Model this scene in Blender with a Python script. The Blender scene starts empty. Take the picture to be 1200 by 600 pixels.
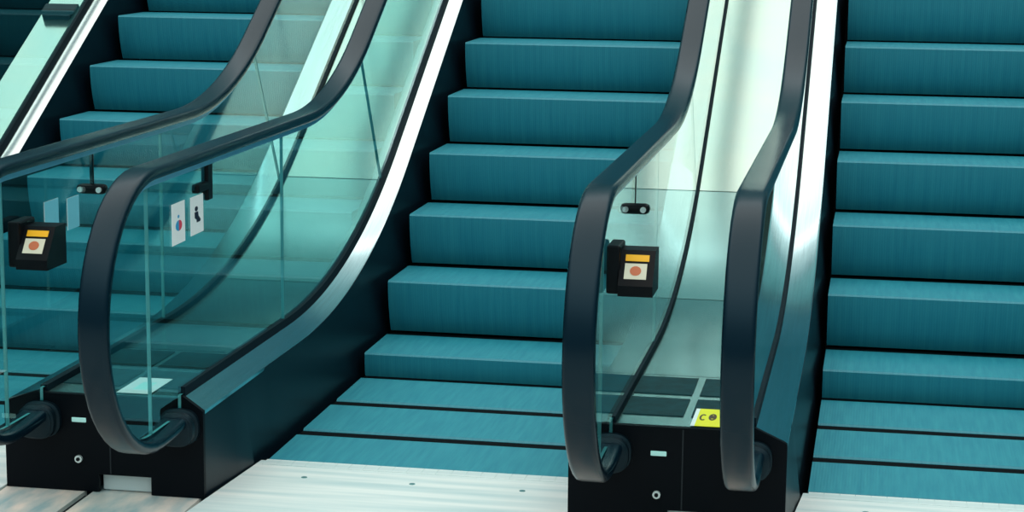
import bpy, bmesh, math, random
from mathutils import Matrix, Vector
random.seed(4)
sc = bpy.context.scene
COL = sc.collection
R = math.radians
SIN, COS, TAN = .5, math.cos(R(30)), math.tan(R(30))

# ------------------------------------------------------------------ materials
MATS = {}
def srgb(r, g, b):
    f = lambda c: c/12.92 if c <= .04045 else ((c+.055)/1.055)**2.4
    return (f(r/255), f(g/255), f(b/255), 1)

def mat(name, col, rough=.5, metal=0., spec=.5, noise=0., nscale=6., stretch=(1, 1, 1), bump=0., col2=None, coat=0.):
    m = bpy.data.materials.new(name); m.use_nodes = True
    nt = m.node_tree; b = nt.nodes['Principled BSDF']
    b.inputs['Base Color'].default_value = col
    b.inputs['Roughness'].default_value = rough
    b.inputs['Metallic'].default_value = metal
    b.inputs['Specular IOR Level'].default_value = spec
    b.inputs['Coat Weight'].default_value = coat
    if noise or bump:
        tc = nt.nodes.new('ShaderNodeTexCoord'); mp = nt.nodes.new('ShaderNodeMapping')
        mp.inputs['Scale'].default_value = stretch
        n = nt.nodes.new('ShaderNodeTexNoise'); n.inputs['Scale'].default_value = nscale; n.inputs['Detail'].default_value = 5
        nt.links.new(tc.outputs['Object'], mp.inputs['Vector']); nt.links.new(mp.outputs['Vector'], n.inputs['Vector'])
        if noise:
            mx = nt.nodes.new('ShaderNodeMix'); mx.data_type = 'RGBA'
            c2 = col2 or tuple(c*(1-noise) for c in col[:3]) + (1,)
            mx.inputs['A'].default_value = col; mx.inputs['B'].default_value = c2
            rp = nt.nodes.new('ShaderNodeMapRange')
            rp.inputs['From Min'].default_value = .35; rp.inputs['From Max'].default_value = .65
            nt.links.new(n.outputs['Fac'], rp.inputs['Value'])
            nt.links.new(rp.outputs['Result'], mx.inputs['Factor'])
            nt.links.new(mx.outputs['Result'], b.inputs['Base Color'])
        if bump:
            bp = nt.nodes.new('ShaderNodeBump'); bp.inputs['Strength'].default_value = bump
            bp.inputs['Distance'].default_value = .004
            nt.links.new(n.outputs['Fac'], bp.inputs['Height']); nt.links.new(bp.outputs['Normal'], b.inputs['Normal'])
    MATS[name] = m
    return m

def step_material(name, ca, cb, rough):
    """ribbed die-cast step: ribs run from front to back across the width"""
    m = mat(name, ca, rough, 0., .5)
    nt = m.node_tree; b = nt.nodes['Principled BSDF']
    tc = nt.nodes.new('ShaderNodeTexCoord')
    w = nt.nodes.new('ShaderNodeTexWave'); w.bands_direction = 'X'; w.inputs['Scale'].default_value = 35.
    w.wave_profile = 'SIN'
    bp = nt.nodes.new('ShaderNodeBump'); bp.inputs['Strength'].default_value = .09; bp.inputs['Distance'].default_value = .004
    nt.links.new(tc.outputs['Object'], w.inputs['Vector']); nt.links.new(w.outputs['Fac'], bp.inputs['Height'])
    nt.links.new(bp.outputs['Normal'], b.inputs['Normal'])
    mp = nt.nodes.new('ShaderNodeMapping'); mp.inputs['Scale'].default_value = (26, 2.2, 1.2)
    n = nt.nodes.new('ShaderNodeTexNoise'); n.inputs['Scale'].default_value = 2.4; n.inputs['Detail'].default_value = 6
    oi = nt.nodes.new('ShaderNodeObjectInfo'); ad = nt.nodes.new('ShaderNodeVectorMath')
    nt.links.new(tc.outputs['Object'], ad.inputs[0])
    cx = nt.nodes.new('ShaderNodeCombineXYZ'); ml = nt.nodes.new('ShaderNodeMath'); ml.operation = 'MULTIPLY'; ml.inputs[1].default_value = 37.
    nt.links.new(oi.outputs['Random'], ml.inputs[0]); nt.links.new(ml.outputs[0], cx.inputs[0]); nt.links.new(cx.outputs[0], ad.inputs[1])
    nt.links.new(ad.outputs[0], mp.inputs['Vector']); nt.links.new(mp.outputs['Vector'], n.inputs['Vector'])
    mx = nt.nodes.new('ShaderNodeMix'); mx.data_type = 'RGBA'
    mx.inputs['A'].default_value = ca; mx.inputs['B'].default_value = cb
    rp = nt.nodes.new('ShaderNodeMapRange'); rp.inputs['From Min'].default_value = .3; rp.inputs['From Max'].default_value = .7
    nt.links.new(n.outputs['Fac'], rp.inputs['Value']); nt.links.new(rp.outputs['Result'], mx.inputs['Factor'])
    nt.links.new(mx.outputs['Result'], b.inputs['Base Color'])
    return m

def glass_material(name, tint, refl_tint, ior=1.5):
    m = bpy.data.materials.new(name); m.use_nodes = True
    nt = m.node_tree; nt.nodes.remove(nt.nodes['Principled BSDF'])
    out = nt.nodes['Material Output']
    tr = nt.nodes.new('ShaderNodeBsdfTransparent'); tr.inputs['Color'].default_value = tint
    gl = nt.nodes.new('ShaderNodeBsdfGlossy'); gl.inputs['Roughness'].default_value = .01; gl.inputs['Color'].default_value = refl_tint
    fr = nt.nodes.new('ShaderNodeFresnel'); fr.inputs['IOR'].default_value = ior
    mx = nt.nodes.new('ShaderNodeMixShader')
    # both faces of the pane mirror: 2R/(1+R) on the way in, nothing more on the way out
    ge = nt.nodes.new('ShaderNodeNewGeometry')
    def mt(op, a, b):
        n = nt.nodes.new('ShaderNodeMath'); n.operation = op
        for i, v in enumerate((a, b)):
            if isinstance(v, (int, float)): n.inputs[i].default_value = v
            else: nt.links.new(v, n.inputs[i])
        return n.outputs[0]
    r2 = mt('MULTIPLY', fr.outputs[0], 1.3)
    fac = mt('MULTIPLY', r2, mt('SUBTRACT', 1., ge.outputs['Backfacing']))
    nt.links.new(fac, mx.inputs[0]); nt.links.new(tr.outputs[0], mx.inputs[1]); nt.links.new(gl.outputs[0], mx.inputs[2])
    nt.links.new(mx.outputs[0], out.inputs['Surface'])
    MATS[name] = m
    return m

step_material('step_teal', srgb(40, 140, 156), srgb(24, 126, 146), .5)
mat('step_black', srgb(1, 6, 11), .8, 0, .08)
mat('skirt_black', srgb(4, 20, 30), .38, 0, .25)
mat('plate_black', srgb(2, 8, 15), .5, 0, .1)
mat('rubber', srgb(2, 22, 34), .25, 0, .3)
mat('collar_rubber', srgb(6, 20, 28), .4, 0, .3)
mat('steel', srgb(196, 216, 218), .15, 1., .5, noise=.12, nscale=5, stretch=(40, 1, 1))
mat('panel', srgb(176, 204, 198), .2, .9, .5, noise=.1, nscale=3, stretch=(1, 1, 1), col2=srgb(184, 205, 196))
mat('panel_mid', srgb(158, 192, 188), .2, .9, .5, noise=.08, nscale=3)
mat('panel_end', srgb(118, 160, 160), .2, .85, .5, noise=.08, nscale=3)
mat('gasket', srgb(4, 22, 32), .6, 0, .12)
mat('inlay', srgb(8, 58, 64), .6, 0, .15, noise=.4, nscale=30)
for k in ('rubber', 'collar_rubber'):
    MATS[k].node_tree.nodes['Principled BSDF'].inputs['Specular Tint'].default_value = (.55, .86, 1, 1)
mat('guide_metal', srgb(110, 176, 206), .3, .6)
mat('edge_steel', srgb(120, 170, 172), .35, .7)
mat('comb', srgb(230, 237, 235), .4, .0, .5, noise=.25, nscale=2.2, stretch=(.5, 9, 1), col2=srgb(190, 212, 214))
mat('floor_stone', srgb(244, 226, 214), .25, 0, .5, noise=1, nscale=8, stretch=(1.6, .5, 1), col2=srgb(160, 186, 190))
mat('joint_dark', srgb(10, 22, 30), .7)
mat('white_paint', srgb(240, 244, 244), .4)
mat('pale_blue', srgb(120, 200, 220), .4)
mat('bolt', srgb(220, 230, 230), .3, .6)
mat('badge', srgb(205, 255, 250), .3, 0)
mat('black_plastic', srgb(3, 8, 14), .45, 0, .15)
mat('orange', srgb(255, 186, 0), .45)
mat('cream', srgb(226, 220, 196), .45)
mat('brick_red', srgb(206, 110, 70), .45)
mat('yellow', srgb(246, 236, 0), .45)
mat('brown_ink', srgb(70, 44, 20), .5)
mat('ink', srgb(16, 18, 44), .5)
mat('red_ink', srgb(214, 60, 84), .5)
mat('blue_ink', srgb(40, 150, 200), .5)
mat('wall_dark', srgb(10, 34, 44), .5, 0, .3, noise=.3, nscale=2)
mat('trim_teal', srgb(60, 116, 128), .4)
glass_material('glass', (.77, .945, .935, 1), (.93, 1, .99, 1), 1.52)
mat('glass_edge', srgb(84, 160, 164), .15, 0, .6)
mat('glass_edge_pale', srgb(120, 196, 214), .12, 0, .6)

# ------------------------------------------------------------------ object helpers
def link(name, bm, mats, parent=None, smooth=None, recalc=True):
    if recalc:
        bmesh.ops.recalc_face_normals(bm, faces=bm.faces)
    me = bpy.data.meshes.new(name)
    bm.to_mesh(me); bm.free()
    for k in ([mats] if isinstance(mats, str) else mats):
        me.materials.append(MATS[k])
    o = bpy.data.objects.new(name, me); COL.objects.link(o)
    if smooth is not None:
        for p in me.polygons: p.use_smooth = True
        me.set_sharp_from_angle(angle=R(smooth))
    if parent is not None: o.parent = parent
    return o

def empty(name, loc=(0, 0, 0)):
    o = bpy.data.objects.new(name, None); COL.objects.link(o); o.location = loc
    o.empty_display_size = .2
    return o

def tag(o, label=None, cat=None, group=None, kind=None):
    if label: o['label'] = label
    if cat: o['category'] = cat
    if group: o['group'] = group
    if kind: o['kind'] = kind
    return o

def box(bm, x0, x1, y0, y1, z0, z1, mi=0, bev=0., M=None):
    r = bmesh.ops.create_cube(bm, size=1)
    vs = r['verts']
    for v in vs:
        v.co = Vector((x0+(v.co.x+.5)*(x1-x0), y0+(v.co.y+.5)*(y1-y0), z0+(v.co.z+.5)*(z1-z0)))
    fs = set(f for v in vs for f in v.link_faces)
    for f in fs: f.material_index = mi
    if bev:
        es = list(set(e for v in vs for e in v.link_edges))
        rr = bmesh.ops.bevel(bm, geom=es, offset=bev, segments=2, affect='EDGES', profile=.5)
        fs = set(rr['faces']) | set(f for f in fs if f.is_valid)
        for f in fs: f.material_index = mi
    if M is not None:
        bmesh.ops.transform(bm, matrix=M, verts=list(set(v for f in fs if f.is_valid for v in f.verts)))

def cyl(bm, c, r, depth, axis='Y', mi=0, seg=20, r2=None):
    rot = {'Z': Matrix.Identity(4), 'Y': Matrix.Rotation(R(90), 4, 'X'), 'X': Matrix.Rotation(R(90), 4, 'Y')}[axis]
    ret = bmesh.ops.create_cone(bm, cap_ends=True, segments=seg, radius1=r, radius2=r if r2 is None else r2, depth=depth,
                                matrix=Matrix.Translation(c) @ rot)
    for f in set(f for v in ret['verts'] for f in v.link_faces): f.material_index = mi

def loft(bm, rings, closed=True, caps=True, mi=0):
    vr = [[bm.verts.new(p) for p in ring] for ring in rings]
    n = len(vr[0])
    for a, b in zip(vr, vr[1:]):
        for i in range(n if closed else n-1):
            j = (i+1) % n
            f = bm.faces.new((a[i], a[j], b[j], b[i])); f.material_index = mi
    if caps and closed:
        for ring in (vr[0], vr[-1]):
            f = bm.faces.new(ring); f.material_index = mi
    return vr

def polygon_prism(bm, pts, axis, a, b, mi=0):
    """extrude a 2-D outline between a and b along an axis"""
    def P(p, t):
        return {'x': (t, p[0], p[1]), 'y': (p[0], t, p[1]), 'z': (p[0], p[1], t)}[axis]
    loft(bm, [[P(p, a) for p in pts], [P(p, b) for p in pts]], mi=mi)

# ------------------------------------------------------------------ escalator side profile
Y0 = -.40          # front end of the deckings
YE = 6.6           # where the visible run is cut
def rise(y, zf, yv, Rr):
    t = Rr*math.tan(R(15)); y0 = yv-t
    if y <= y0: return zf
    if y >= y0+Rr*SIN: return zf+(y-yv)*TAN
    return zf+Rr-math.sqrt(Rr*Rr-(y-y0)**2)
def ys(a, b, n=70):
    return [a+(b-a)*i/n for i in range(n+1)]
z_edge = lambda y: rise(y, .258, 1.390, 3.)      # inner edge of the inner decking
z_in   = lambda y: rise(y, .296, 1.470, 3.)
z_tilt = lambda y: rise(y, .300, 1.43, 3.)       # the same on sides where the decking leans to the steps       # inner decking at the glass
z_out  = lambda y: rise(y, .290, 1.44, 3.)       # outer deck between two escalators
z_gask = lambda y: rise(y, .308, 1.445, 3.)       # top of the glass channel
z_hand = lambda y: rise(y, .990, 1.242, 1.6)     # top of the handrail
NC = (-.66, .60); NR = .39                       # newel semicircle
HX = .121                                        # handrail axis beyond the step edge
EX = .052                                        # inner decking edge beyond the step edge

def hand_path():
    pts = [(-.4165, .224), (-.47, .219), (-.54, .213), (-.60, .2105)]
    for i in range(25):
        a = R(-90-180*i/24)
        pts.append((NC[0]+NR*math.cos(a), NC[1]+NR*math.sin(a)))
    for y in ys(-.55, YE, 110): pts.append((y, z_hand(y)))
    return pts

def sweep(bm, path, section, x0, mi=0, caps=True):
    rings = []
    for i, (y, z) in enumerate(path):
        a = path[max(i-1, 0)]; b = path[min(i+1, len(path)-1)]
        ty, tz = b[0]-a[0], b[1]-a[1]; L = math.hypot(ty, tz); ty /= L; tz /= L
        ny, nz = -tz, ty
        rings.append([(x0+sx, y+ny*sn, z+nz*sn) for sx, sn in section])
    loft(bm, rings, mi=mi, caps=caps)

HSEC = []
for cx, cn, a0 in ((.029, -.012, 90), (.029, -.018, 0), (-.029, -.018, 270), (-.029, -.012, 180)):
    pass
def rounded(w, t, r, k=5, crown=.004):
    out = []
    for (cx, cn, a0) in ((w/2-r, -r, 90), (w/2-r, -t+r, 0), (-w/2+r, -t+r, -90), (-w/2+r, -r, -180)):
        for i in range(k+1):
            a = R(a0-90*i/k)
            out.append((cx+r*math.cos(a), cn+r*math.sin(a)))
    return out
HSEC = rounded(.082, .034, .0145)
GSEC = [(-.018, -.032), (-.018, -.052), (.018, -.052), (.018, -.032)]

P = .405
def nose(s):
    yv = 1.052
    if s <= yv: return s, 0.
    return yv+(s-yv)*COS, (s-yv)*SIN

def step_mesh(width=.998):
    bm = bmesh.new()
    hw = width/2
    prof = [(0, 0)]
    # riser face curves back below the nose
    for i in range(1, 7):
        z = -.2*i/6
        prof.append((.046*(z/.2)**2, z))
    # tread + riser shell
    top = [(.004, .0), (.352, .0)]
    outl = [(.0, -.006), (.006, 0), (.332, 0)] + [(.332, -.03), (.085, -.03), (.085, -.195)] + [(p[0], p[1]) for p in prof[:0:-1]]
    loft(bm, [[(-hw, y, z) for y, z in outl], [(hw, y, z) for y, z in outl]], mi=0)
    # black rear strip of the tread, a little lower
    box(bm, -hw, hw, .332, .400, -.03, -.006, mi=1)
    return bm

STEP = None
def build_steps(root, ph, comb_y=0.):
    global STEP
    k = -1 if ph > .05 else 0
    while True:
        s = ph+P*k; y, z = nose(s)
        if y > YE-.5: break
        if k < 0:
            # the step that is still running in under the comb: only its rear shows
            bm = bmesh.new()
            box(bm, -.496, .496, .004, ph-.073, -.03, 0, 0); box(bm, -.496, .496, ph-.073, ph-.009, -.03, -.010, 1)
            o = link('step', bm, ['step_teal', 'step_black'], root); o.location = (.5, 0, 0)
        else:
            if STEP is None:
                o = link('step', step_mesh(), ['step_teal', 'step_black'], root, smooth=30); STEP = o
            else:
                o = STEP.copy(); COL.objects.link(o); o.parent = root
            o.location = (.5, y, z)
        k += 1

# ------------------------------------------------------------------ one side of an escalator (s=-1 left, +1 right)
def build_side(root, s, sensor=None, hx=HX, ex=EX, joints=(-.65, .59)):
    HX, EX = hx, ex
    X = lambda x: -x if s < 0 else 1+x          # x = distance beyond the step edge
    # --- skirt panel: dark wall beside the steps
    bm = bmesh.new()
    rings = []
    for y in ys(Y0+.001, YE, 60):
        zt = z_edge(y)-.002
        lo0 = min(.008, EX-.004)
        lo = lo0 if y > .03 else lo0+(.03-y)/.445*(EX+.006-lo0)
        zb = min(zt-.12, nose(max(y, 0))[1]-.35) if y > .03 else -.02
        zb = max(zb, -.4)
        zs = max(nose(max(y, 0))[1] if y < 1.052 else (y-1.052)*TAN, 0)
        rings.append([(X(EX+.03), y, zt), (X(EX-.001 if y > .1 else EX+.006), y, zt), (X(lo), y, zb), (X(lo+.03), y, zb)])
    loft(bm, rings)
    link('skirt_panel', bm, 'skirt_black', root, smooth=40)
    # --- inner decking, bright metal with a rolled lip
    bm = bmesh.new(); rings = []
    for y in ys(Y0+.001, YE, 90):
        a, b = z_edge(y), (z_tilt(y) if s < 0 else z_in(y))
        rings.append([(X(HX-.008), y, b), (X(EX+.006), y, a+.004), (X(EX), y, a), (X(EX), y, a-.010), (X(HX-.008), y, a-.010)])
    loft(bm, rings)
    link('inner_decking', bm, 'steel', root, smooth=35)
    # --- glass channel
    bm = bmesh.new(); rings = []
    for y in ys(Y0+.001, YE, 90):
        z = z_gask(y) if s > 0 else rise(y, .324, 1.405, 3.)
        rings.append([(X(HX-.013), y, z-.05), (X(HX-.011), y, z), (X(HX+.010), y, z), (X(HX+.012), y, z-.05)])
    loft(bm, rings)
    link('glass_channel', bm, 'gasket', root, smooth=35)
    # --- glass panes
    rg = NR-.040
    def top(y):
        if y < NC[0]: return NC[1]+math.sqrt(max(rg*rg-(y-NC[0])**2, 0))
        return z_hand(y)-.040
    def bot(y):
        if y < NC[0]: return NC[1]-math.sqrt(max(rg*rg-(y-NC[0])**2, 0))
        if y < Y0-.0175: return NC[1]-rg
        return z_gask(y)-.004
    xa, xb = X(HX-.0045), X(HX+.0045)
    cuts = [(NC[0]-rg+.002,)*2] + [(j, j) for j in joints]
    for yb in (1.93, 3.2, 4.45, 5.7):
        h = (z_hand(yb)-z_gask(yb))*COS
        cuts.append((yb, yb-h*COS*TAN*.98))
    cuts.append((YE, YE-.3))
    g = .003
    for (b0, t0), (b1, t1) in zip(cuts, cuts[1:]):
        bm = bmesh.new()
        first = (b0, t0) == cuts[0]
        N = 44
        rows = []
        us = [i/N for i in range(N+1)]
        if b0 < Y0-.0175 < b1:                   # clean step where the pane meets the front plate
            us = sorted(us+[(yy-b0-g)/(b1-b0-2*g) for yy in (Y0-.0180, Y0-.0171)]); N += 2
        for u in us:
            if first: u = 1-math.cos(u*math.pi/2)
            yb = b0+g+(b1-b0-2*g)*u; yt = t0+g+(t1-t0-2*g)*u
            rows.append(((yb, bot(yb)), (yt, top(yt))))
        if not first:
            pass
        va = [[bm.verts.new((x, y, z)) for (y, z) in r] for r in rows for x in (xa,)]
        vb = [[bm.verts.new((x, y, z)) for (y, z) in r] for r in rows for x in (xb,)]
        for i in range(N):
            bm.faces.new((va[i][0], va[i+1][0], va[i+1][1], va[i][1]))
            bm.faces.new((vb[i][0], vb[i][1], vb[i+1][1], vb[i+1][0]))
            for k in (0, 1):
                f = bm.faces.new((va[i][k], vb[i][k], vb[i+1][k], va[i+1][k])); f.material_index = 1
        for i in (0, N):
            f = bm.faces.new((va[i][0], va[i][1], vb[i][1], vb[i][0])); f.material_index = 1
        link('glass_panel', bm, ['glass', 'glass_edge'], root)
    # --- handrail and its guide
    bm = bmesh.new(); sweep(bm, hand_path(), HSEC, X(HX))
    hr = link('handrail', bm, 'rubber', root, smooth=50)
    bm = bmesh.new(); sweep(bm, hand_path()[13:], GSEC, X(HX))
    link('guide_rail', bm, 'guide_metal', hr, smooth=50)
    # --- ribbed rubber collar where the handrail runs in
    bm = bmesh.new(); rings = []
    prof = [(-.4165, .058), (-.432, .058), (-.436, .050), (-.446, .050), (-.450, .055), (-.466, .054), (-.470, .048), (-.478, .050), (-.482, .044)]
    for y, r in prof:
        zc = .213
        rings.append([(X(HX)+(r*1.02)*math.copysign(abs(math.cos(a))**.75, math.cos(a)), y,
                       zc+(r*.92)*math.copysign(abs(math.sin(a))**.75, math.sin(a))) for a in [2*math.pi*i/28 for i in range(28)]])
    loft(bm, rings)
    link('handrail_collar', bm, 'collar_rubber', root, smooth=35)
    # --- bracket that holds the handrail on the glass joint
    if sensor == 'bare':
        pass
    elif sensor == 'clip':
        bm = bmesh.new()
        yb = -.15
        box(bm, X(HX)-.011, X(HX)+.011, yb-.022, yb+.022, .83, .955, 0, .004)
        box(bm, X(HX)-.012, X(HX)+.012, yb-.105, yb-.01, .8615, .888, 0, .006)
        br = link('handrail_bracket', bm, 'black_plastic', root)
    else:
        bm = bmesh.new(); yb = .0
        cyl(bm, (X(HX), yb, .90), .0065, .13, 'Z', 0, 12)
        box(bm, X(HX)-.047, X(HX)+.047, yb-.02, yb+.02, .812, .842, 0, .012)
        br = link('handrail_bracket', bm, 'black_plastic', root)
        for dx in (-.030, .030):
            bm = bmesh.new()
            cyl(bm, (X(HX)+dx, yb-.023, .827), .0085, .008, 'Y', 0, 14)
            tag(link('bolt', bm, 'bolt', br), 'pale steel bolt head')
    # --- black sensor unit with its warning label, on the outside of the glass
    if sensor == 'unit':
        xg = X(HX)+.008*s
        def rel(a): return xg+s*a
        bm = bmesh.new()
        x0, x1 = sorted((rel(0), rel(.036)))
        box(bm, x0, x1, -.63, -.52, .694, .822, 0, .006)
        # sloped housing
        x0, x1 = sorted((rel(.034), rel(.125)))
        polygon_prism(bm, [(-.655, .694), (-.655, .722), (-.590, .806), (-.52, .806), (-.52, .694)], 'x', x0, x1)
        un = tag(link('sensor_unit', bm, 'black_plastic', root), 'black boxed sensor unit with orange and cream label')
        # label lying on the sloped face
        d = Vector((0, .065, .084)).normalized(); n = Vector((0, -d.z, d.y))
        o0 = Vector((0, -.655, .722))+n*.0015
        def face(bm, xa_, xb_, u0, u1, mi, lift=0.):
            q = []
            for xx, uu in ((xa_, u0), (xb_, u0), (xb_, u1), (xa_, u1)):
                v = o0+d*uu+n*lift; q.append((rel(xx), v.y, v.z))
            q2 = [tuple(Vector(p)-n*.001) for p in q]
            loft(bm, [q2, q], mi=mi)
        bm = bmesh.new()
        face(bm, .048, .106, .020, .066, 1)
        face(bm, .048, .110, .073, .092, 0)
        cx, cu = .077, .044
        pts = []
        for i in range(14):
            a = 2*math.pi*i/14
            v = o0+d*(cu+.014*math.sin(a))+n*.0008; pts.append((rel(cx+.015*math.cos(a)), v.y, v.z))
        loft(bm, [[tuple(Vector(p)-n*.0006) for p in pts], pts], mi=2)
        tag(link('warning_label', bm, ['orange', 'cream', 'brick_red'], un), 'cream label with orange strip and reddish picture')

def build_comb(root):
    bm = bmesh.new()
    polygon_prism(bm, [(-.012, -.004), (1.0005, -.004), (1.0005, Y0-.30), (-.065, Y0-.30)], 'z', -.03, .006)
    # tooth segments reaching over the first step
    for i in range(22):
        x0 = .004+i*.0451
        box(bm, x0, x0+.0442, -.05, .006, -.004, .0072, 0)
    for x in (.17, .5, .83):
        cyl(bm, (x, -.16, .0062), .009, .002, 'Z', 1, 16)
    link('comb_plate', bm, ['comb', 'edge_steel'], root)
    bm = bmesh.new(); box(bm, -.02, 1.02, -.03, .05, -.12, -.055)
    link('comb_support', bm, 'step_black', root)

def build_escalator(x0, ph, label, left=None, right=None, hxl=HX, exl=EX):
    root = tag(empty('escalator', (x0, 0, 0)), label, 'escalator', 'escalators side by side')
    build_comb(root)
    build_steps(root, ph)
    build_side(root, -1, left, hxl, exl)
    build_side(root, 1, right, HX, .004)
    # dark pit lining under the steps
    bm = bmesh.new(); rings = []
    for y in ys(-.02, YE, 40):
        z = (0 if y < 1.052 else (y-1.052)*TAN)-.40
        rings.append([(-.02, y, z), (1.02, y, z), (1.02, y, z-.02), (-.02, y, z-.02)])
    loft(bm, rings)
    link('truss_pan', bm, 'step_black', root)
    return root

XR, XL = 1.648, -1.6606
left = build_escalator(XL, .1576, 'escalator at far left, its lower end behind two glass balustrades', None, 'unit')
mid = build_escalator(0, 0., 'middle escalator with its bright comb plate and the two pictogram signs on its glass', 'clip', 'unit')
right = build_escalator(XR, .0335, 'escalator at right edge with wide flat steps running out of the frame', 'bare', None, .143, .045)

# ------------------------------------------------------------------ dividers between neighbouring escalators
def build_divider(xa, xb, label, shift=0., hxr=HX, exr=EX):
    notch = True; exl = .004
    """xa, xb: step edges on both sides"""
    root = tag(empty('divider', ((xa+xb)/2, Y0, 0)), label, 'escalator divider', 'dividers between escalators')
    cx = (xa+xb)/2; hw = (xb-xa)/2
    ox, oy = cx, Y0
    L = lambda x, y, z: (x-ox, y-oy, z)
    gl, gx = hw-HX-.0125, hw-hxr-.0125               # reach to the two glass channels
    # front plate: outline with sloped shoulders and a notch at the floor
    e = EX
    pts = [(-hw+exl, .0015), (-hw+exl, .257), (-hw+HX-.008, .297), (-hw+HX+.014, .289), (hw-hxr-.014, .289), (hw-hxr+.008, .301),
           (hw-exr-.006, .263), (hw-exr, .257), (hw-exr, .0015)]
    if notch:
        pts += [(hw-.212, .0015), (hw-.212, .054), (hw-.372, .054), (hw-.372, .0015)]
    bm = bmesh.new()
    vs = [bm.verts.new((p[0], 0, p[1])) for p in pts]
    f = bm.faces.new(vs)
    r = bmesh.ops.extrude_face_region(bm, geom=[f])
    bmesh.ops.translate(bm, vec=(0, -.016, 0), verts=[v for v in r['geom'] if isinstance(v, bmesh.types.BMVert)])
    bmesh.ops.triangulate(bm, faces=[f for f in bm.faces if len(f.verts) > 4])
    box(bm, -.006, -.002, -.0172, -.0158, .058, .284, 1)
    fp = link('front_plate', bm, ['plate_black', 'joint_dark'], root)
    if notch:
        bm = bmesh.new(); box(bm, hw-.370, hw-.214, .012, .08, .001, .050, 0, .003)
        tag(link('floor_cover', bm, 'comb', root), 'pale metal cover in the notch of the black plate')
    bm = bmesh.new(); box(bm, -.092+shift, -.048+shift, -.020, -.0155, .207, .221, 0, .002)
    bd = tag(link('badge', bm, 'badge', fp), 'small pale badge')
    bm = bmesh.new(); cyl(bm, (-.073+shift, -.020, .098), .011, .010, 'Y', 0, 18); cyl(bm, (-.073+shift, -.026, .098), .0055, .004, 'Y', 1, 12)
    tag(link('key_switch', bm, ['bolt', 'black_plastic'], fp), 'round steel key switch')
    # deck panels
    cuts = [-.403, .20, 1.17, 1.98, 3.22, 4.45, 5.6, YE]
    for y0, y1 in zip(cuts, cuts[1:]):
        bm = bmesh.new(); rings = []
        for y in ys(y0+.003, y1-.003, 24):
            z = z_out(y)
            rings.append([(-gl, y-oy, z), (gx, y-oy, z), (gx, y-oy, z-.012), (-gl, y-oy, z-.012)])
        loft(bm, rings)
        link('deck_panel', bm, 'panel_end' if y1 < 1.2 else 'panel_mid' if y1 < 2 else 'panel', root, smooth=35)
    bm = bmesh.new(); rings = []
    for y in ys(Y0+.01, YE, 40):
        z = z_out(y)-.014
        rings.append([(-gl, y-oy, z), (gx, y-oy, z), (gx, y-oy, z-.02), (-gl, y-oy, z-.02)])
    loft(bm, rings)
    link('deck_tray', bm, 'joint_dark', root, smooth=35)
    # dark inlay fields of the level end piece, split by pale strips
    for x0, x1 in ((-gl+.004, -.016), (.006, gx-.004)):
        for y0, y1 in ((-.298, -.095), (-.045, .168)):
            bm = bmesh.new(); box(bm, x0, x1, y0-oy, y1-oy, .288, .2925)
            tag(link('deck_inlay', bm, 'inlay', root), 'dark teal inlay field of the deck')
    return root
dl = build_divider(XL+1, 0, 'black fronted divider deck between the left and middle escalators', -.027)
dr = build_divider(1, XR, 'black fronted divider deck between the middle and right escalators', 0., .143, .045)

# outer deck at the far left of the left escalator, with its anti-slide block
root = tag(empty('outer_deck', (XL-HX, Y0, 0)), 'pale outer deck with black block beyond the left escalator', 'escalator deck')
xo1, xo0 = -.016, -.205
for y0, y1 in zip([-.4, 1.17, 1.98, 3.02, 4.3, 5.6], [1.17, 1.98, 3.02, 4.3, 5.6, YE]):
    bm = bmesh.new(); rings = []
    for y in ys(y0+.002, y1-.002, 20):
        z = z_out(y)
        rings.append([(xo0, y-Y0, z), (xo1, y-Y0, z), (xo1, y-Y0, z-.02), (xo0, y-Y0, z-.02)])
    loft(bm, rings); link('deck_panel', bm, 'panel', root, smooth=35)
bm = bmesh.new(); rings = []
for y in ys(Y0+.01, YE, 40):
    z = z_out(y)
    rings.append([(xo0, y-Y0, z-.006), (xo0+.012, y-Y0, z-.022), (xo0+.012, y-Y0, -.02), (xo0, y-Y0, -.02)])
loft(bm, rings); link('side_cladding', bm, 'skirt_black', root, smooth=35)
bm = bmesh.new(); box(bm, xo0, xo1, -.016, -.001, .0015, .286)
link('front_plate', bm, 'plate_black', root)
bm = bmesh.new(); rings = []
for y in ys(Y0+.002, YE, 40):
    z = z_gask(y)
    rings.append([(1+HX+.05, y, z-.03), (1+HX+.014, y, z-.01), (1+HX+.014, y, z-.03), (1+HX+.038, y, -.02 if y < 8 else 0), (1+HX+.05, y, -.02)])
loft(bm, rings); link('side_cladding', bm, 'skirt_black', right, smooth=35)
bm = bmesh.new()
M = Matrix.Translation((0, 2.97-Y0, z_out(2.97))) @ Matrix.Rotation(R(30), 4, 'X')
box(bm, xo0+.02, xo1-.006, -.035, .035, -.004, .045, 0, .006, M)
tag(link('slide_stop', bm, 'wall_dark', root), 'black block across the pale deck')

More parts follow.
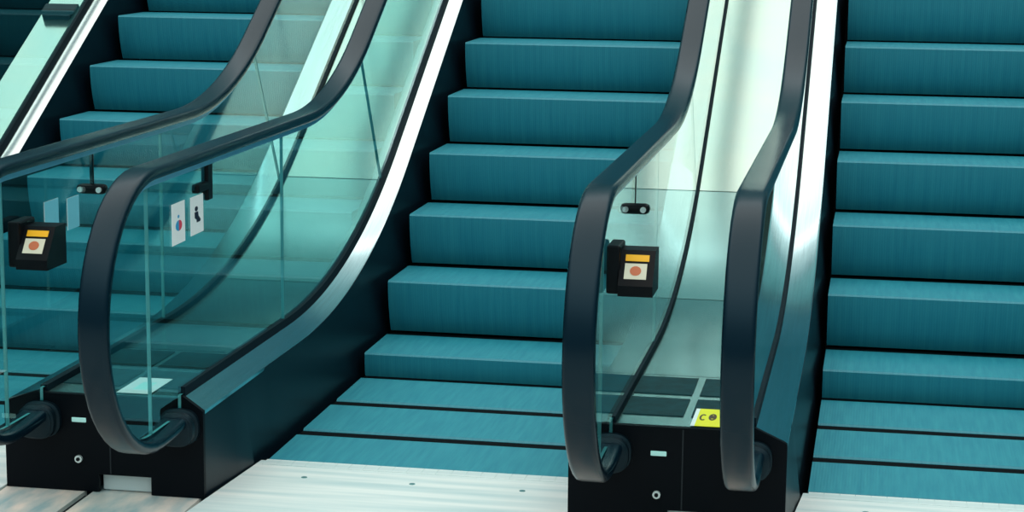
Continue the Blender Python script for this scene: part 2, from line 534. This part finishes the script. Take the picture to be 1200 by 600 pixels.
# ------------------------------------------------------------------ signs and stickers
def sign_on_glass(x, face, y0, y1, z0, z1, icon, label, back='pale_blue'):
    """thin sticker on a pane; face=+1: picture towards +x"""
    o = empty('pictogram_sign', (x, (y0+y1)/2, z0))
    h = z1-z0; w = y1-y0
    bm = bmesh.new(); t = .0012
    a, b = (0, t) if face > 0 else (-t, 0)
    box(bm, a, b, -w/2, w/2, 0, h, 0)
    bm.faces.ensure_lookup_table()
    for f in bm.faces:
        c = f.calc_center_median()
        if abs(c.x) < 1e-6: f.material_index = 1
    link('sign_sheet', bm, ['white_paint', back], o)
    xf = b if face > 0 else a
    bm = bmesh.new()
    def disc(cy, cz, ry, rz, mi, lift, half=None):
        pts = []
        rng = range(25)
        for i in rng:
            an = {None: 2*math.pi*i/25, 'r': -math.pi/2+math.pi*i/24, 'l': math.pi/2+math.pi*i/24}[half]
            pts.append((cy+ry*math.cos(an), cz+rz*math.sin(an)))
        p0 = [(xf+face*.0001, p[0], p[1]) for p in pts]; p1 = [(xf+face*lift, p[0], p[1]) for p in pts]
        loft(bm, [p0, p1], mi=mi)
    if icon == 'disc':
        disc(.002, h*.44, w*.24, h*.13, 0, .0006, 'r'); disc(.002, h*.44, w*.24, h*.13, 1, .0006, 'l')
        disc(0, h*.66, w*.07, h*.04, 2, .0006)
        ms = ['red_ink', 'blue_ink', 'blue_ink']
        link('pictogram', bm, ms, o)
    elif icon == 'person':
        disc(-.006, h*.66, w*.12, h*.065, 0, .0006)
        pts = [(-.022, .58), (.008, .58), (.012, .46), (.022, .40), (.030, .34), (.024, .30), (-.004, .30), (-.006, .38), (-.020, .42)]
        loft(bm, [[(xf+face*.0001, p[0]*w/.11, p[1]*h) for p in pts], [(xf+face*.0006, p[0]*w/.11, p[1]*h) for p in pts]], mi=0)
        link('pictogram', bm, ['ink'], o)
    return tag(o, label, 'sign')
xB = -HX+.0065
sign_on_glass(xB, 1, -.472, -.365, .743, .860, 'disc', 'white sign with red and blue dot on middle escalator left glass, nearer the newel').__setitem__('group', 'signs on the balustrade glass')
sign_on_glass(xB, 1, -.318, -.208, .747, .858, 'person', 'white sign with dark figure on middle escalator left glass, below the black clip').__setitem__('group', 'signs on the balustrade glass')
xA = XL+1+HX+.0065
sign_on_glass(xA, -1, -.372, -.272, .735, .838, None, 'pale blue sign back on left escalator glass, next to the black sensor unit').__setitem__('group', 'signs on the balustrade glass')
sign_on_glass(xA, -1, -.208, -.120, .731, .826, None, 'pale blue sign back on left escalator glass, nearer the handrail bracket').__setitem__('group', 'signs on the balustrade glass')

# yellow sticker on the right divider, white sticker on the left one
o = empty('warning_sticker', (1.384, -.293, .2905))
bm = bmesh.new(); box(bm, -.036, .040, -.108, .085, .0025, .0035, 0); box(bm, -.047, -.036, -.108, .085, .0025, .0035, 1)
link('sticker_sheet', bm, ['yellow', 'white_paint'], o)
bm = bmesh.new()
def glyph_ring(bm, cx, cy, rx, ry, th, a0, a1, n=18):
    ins, outs = [], []
    for i in range(n+1):
        a = R(a0+(a1-a0)*i/n)
        outs.append((cx+rx*math.cos(a), cy+ry*math.sin(a))); ins.append((cx+(rx-th)*math.cos(a), cy+(ry-th*2)*math.sin(a)))
    loft(bm, [[(p[0], p[1], z) for p in outs+ins[::-1]] for z in (.0035, .0041)])
glyph_ring(bm, -.020, -.012, .010, .034, .005, 50, 310)
glyph_ring(bm, .006, -.006, .011, .036, .006, 0, 360)
box(bm, .001, .011, -.02, .01, .0035, .0041)
link('printed_mark', bm, 'brown_ink', o)
tag(o, 'small yellow sticker with brown mark on the divider deck between middle and right handrails', 'sticker')

o = empty('notice_sticker', (-.272, -.30, .2905))
bm = bmesh.new(); box(bm, -.052, .050, -.085, .105, .0025, .0035, 0)
link('sticker_sheet', bm, 'white_paint', o)
bm = bmesh.new(); box(bm, -.020, .022, -.04, .05, .0035, .0041)
link('printed_mark', bm, 'badge', o)
tag(o, 'white notice sticker with pale green patch on the divider deck behind the left newel', 'sticker')

# ------------------------------------------------------------------ setting
bm = bmesh.new()
for a, b, c in ((-6, XL-.067, Y0), (XL-.067, XL+1.002, Y0-.301), (XL+1.002, -.416, Y0), (-.392, -.067, Y0), (-.067, 1.002, Y0-.301),
                (1.002, XR-.067, Y0), (XR-.067, XR+1.002, Y0-.301), (XR+1.002, XR+1.16, Y0), (XR+1.16, 6, 8)):
    box(bm, a, b, -9, c-.0005, -.06, 0)
box(bm, -.392, -.10, Y0, Y0+.10, -.06, -.001)
box(bm, -6, 6, Y0+.11, 8, -.60, -.45, 1)
tag(link('floor', bm, ['floor_stone', 'joint_dark']), kind='structure')
bm = bmesh.new(); box(bm, -.4155, -.3925, -9, Y0-.02, -.059, -.012)
tag(link('trim_1', bm, 'joint_dark'), kind='structure')
bm = bmesh.new(); box(bm, -2.75, -2.6, -.39, 8, -.44, 1.9)
tag(link('wall_left', bm, 'wall_dark'), kind='structure')
bm = bmesh.new(); box(bm, -2.599, -2.53, -.39, 8, 1.52, 1.57); box(bm, -2.599, -2.55, -.39, 8, 1.66, 1.8)
tag(link('trim_2', bm, 'trim_teal'), kind='structure')

# ------------------------------------------------------------------ light of the hall
w = bpy.data.worlds.new('hall_light'); sc.world = w; w.use_nodes = True
nt = w.node_tree; bg = nt.nodes['Background']
tc = nt.nodes.new('ShaderNodeTexCoord'); sx = nt.nodes.new('ShaderNodeSeparateXYZ')
nt.links.new(tc.outputs['Generated'], sx.inputs[0])
def ramp(src, stops):
    r = nt.nodes.new('ShaderNodeValToRGB'); nt.links.new(src, r.inputs[0])
    e = r.color_ramp.elements
    while len(e) < len(stops): e.new(.5)
    for el, (p, c) in zip(e, stops): el.position = p; el.color = c
    return r.outputs[0]
def mathn(op, a, b):
    m = nt.nodes.new('ShaderNodeMath'); m.operation = op
    for i, v in enumerate((a, b)):
        if isinstance(v, (int, float)): m.inputs[i].default_value = v
        else: nt.links.new(v, m.inputs[i])
    return m.outputs[0]
z01 = mathn('MULTIPLY_ADD', sx.outputs['Z'], .5); nt.nodes[-1].inputs[2].default_value = .5
fwd = ramp(z01, [(0, (.02, .05, .06, 1)), (.5, (.012, .08, .10, 1)), (.70, (.02, .15, .17, 1)), (.79, (.14, .40, .42, 1)), (.846, (.6, .8, .8, 1)), (.852, (3.6, 3.8, 3.8, 1)), (.860, (3.6, 3.8, 3.8, 1)), (.867, (1.1, 1.25, 1.22, 1)), (.92, (2.1, 2.02, 1.88, 1)), (1, (2.2, 2.08, 1.9, 1))])
back = ramp(z01, [(0, (.03, .06, .08, 1)), (.5, (.10, .18, .21, 1)), (.66, (.35, .5, .54, 1)), (.76, (1.1, 1.35, 1.4, 1)), (.9, (2.1, 2.05, 1.95, 1)), (1, (2.2, 2.08, 1.9, 1))])
y01 = mathn('MULTIPLY_ADD', sx.outputs['Y'], .5); nt.nodes[-1].inputs[2].default_value = .5
mx = nt.nodes.new('ShaderNodeMix'); mx.data_type = 'RGBA'
nt.links.new(y01, mx.inputs['Factor']); nt.links.new(back, mx.inputs['A']); nt.links.new(fwd, mx.inputs['B'])
nt.links.new(mx.outputs['Result'], bg.inputs['Color'])
bg.inputs['Strength'].default_value = 1.

# ------------------------------------------------------------------ camera
cam = bpy.data.cameras.new('camera'); co = bpy.data.objects.new('camera', cam); COL.objects.link(co)
F = 2361.46
r_, u_, f_ = Vector((.98301453, .18328965, .00934567)), Vector((-.04051971, .16708501, .98510951)), Vector((-.17899886, .96875565, -.17167384))
Mx = Matrix.Identity(4)
for i in range(3):
    Mx[i][0] = r_[i]; Mx[i][1] = u_[i]; Mx[i][2] = -f_[i]
Mx[0][3], Mx[1][3], Mx[2][3] = 1.82560, -5.74902, 1.691325
co.matrix_world = Mx
cam.sensor_width = 36; cam.lens = 36*F/1200; cam.clip_end = 100
sc.camera = co
vs = sc.view_settings
sc.display_settings.display_device = 'sRGB'
vs.view_transform = 'Standard'; vs.look = 'None'; vs.gamma = 1; vs.use_curve_mapping = False; vs.exposure = 0.
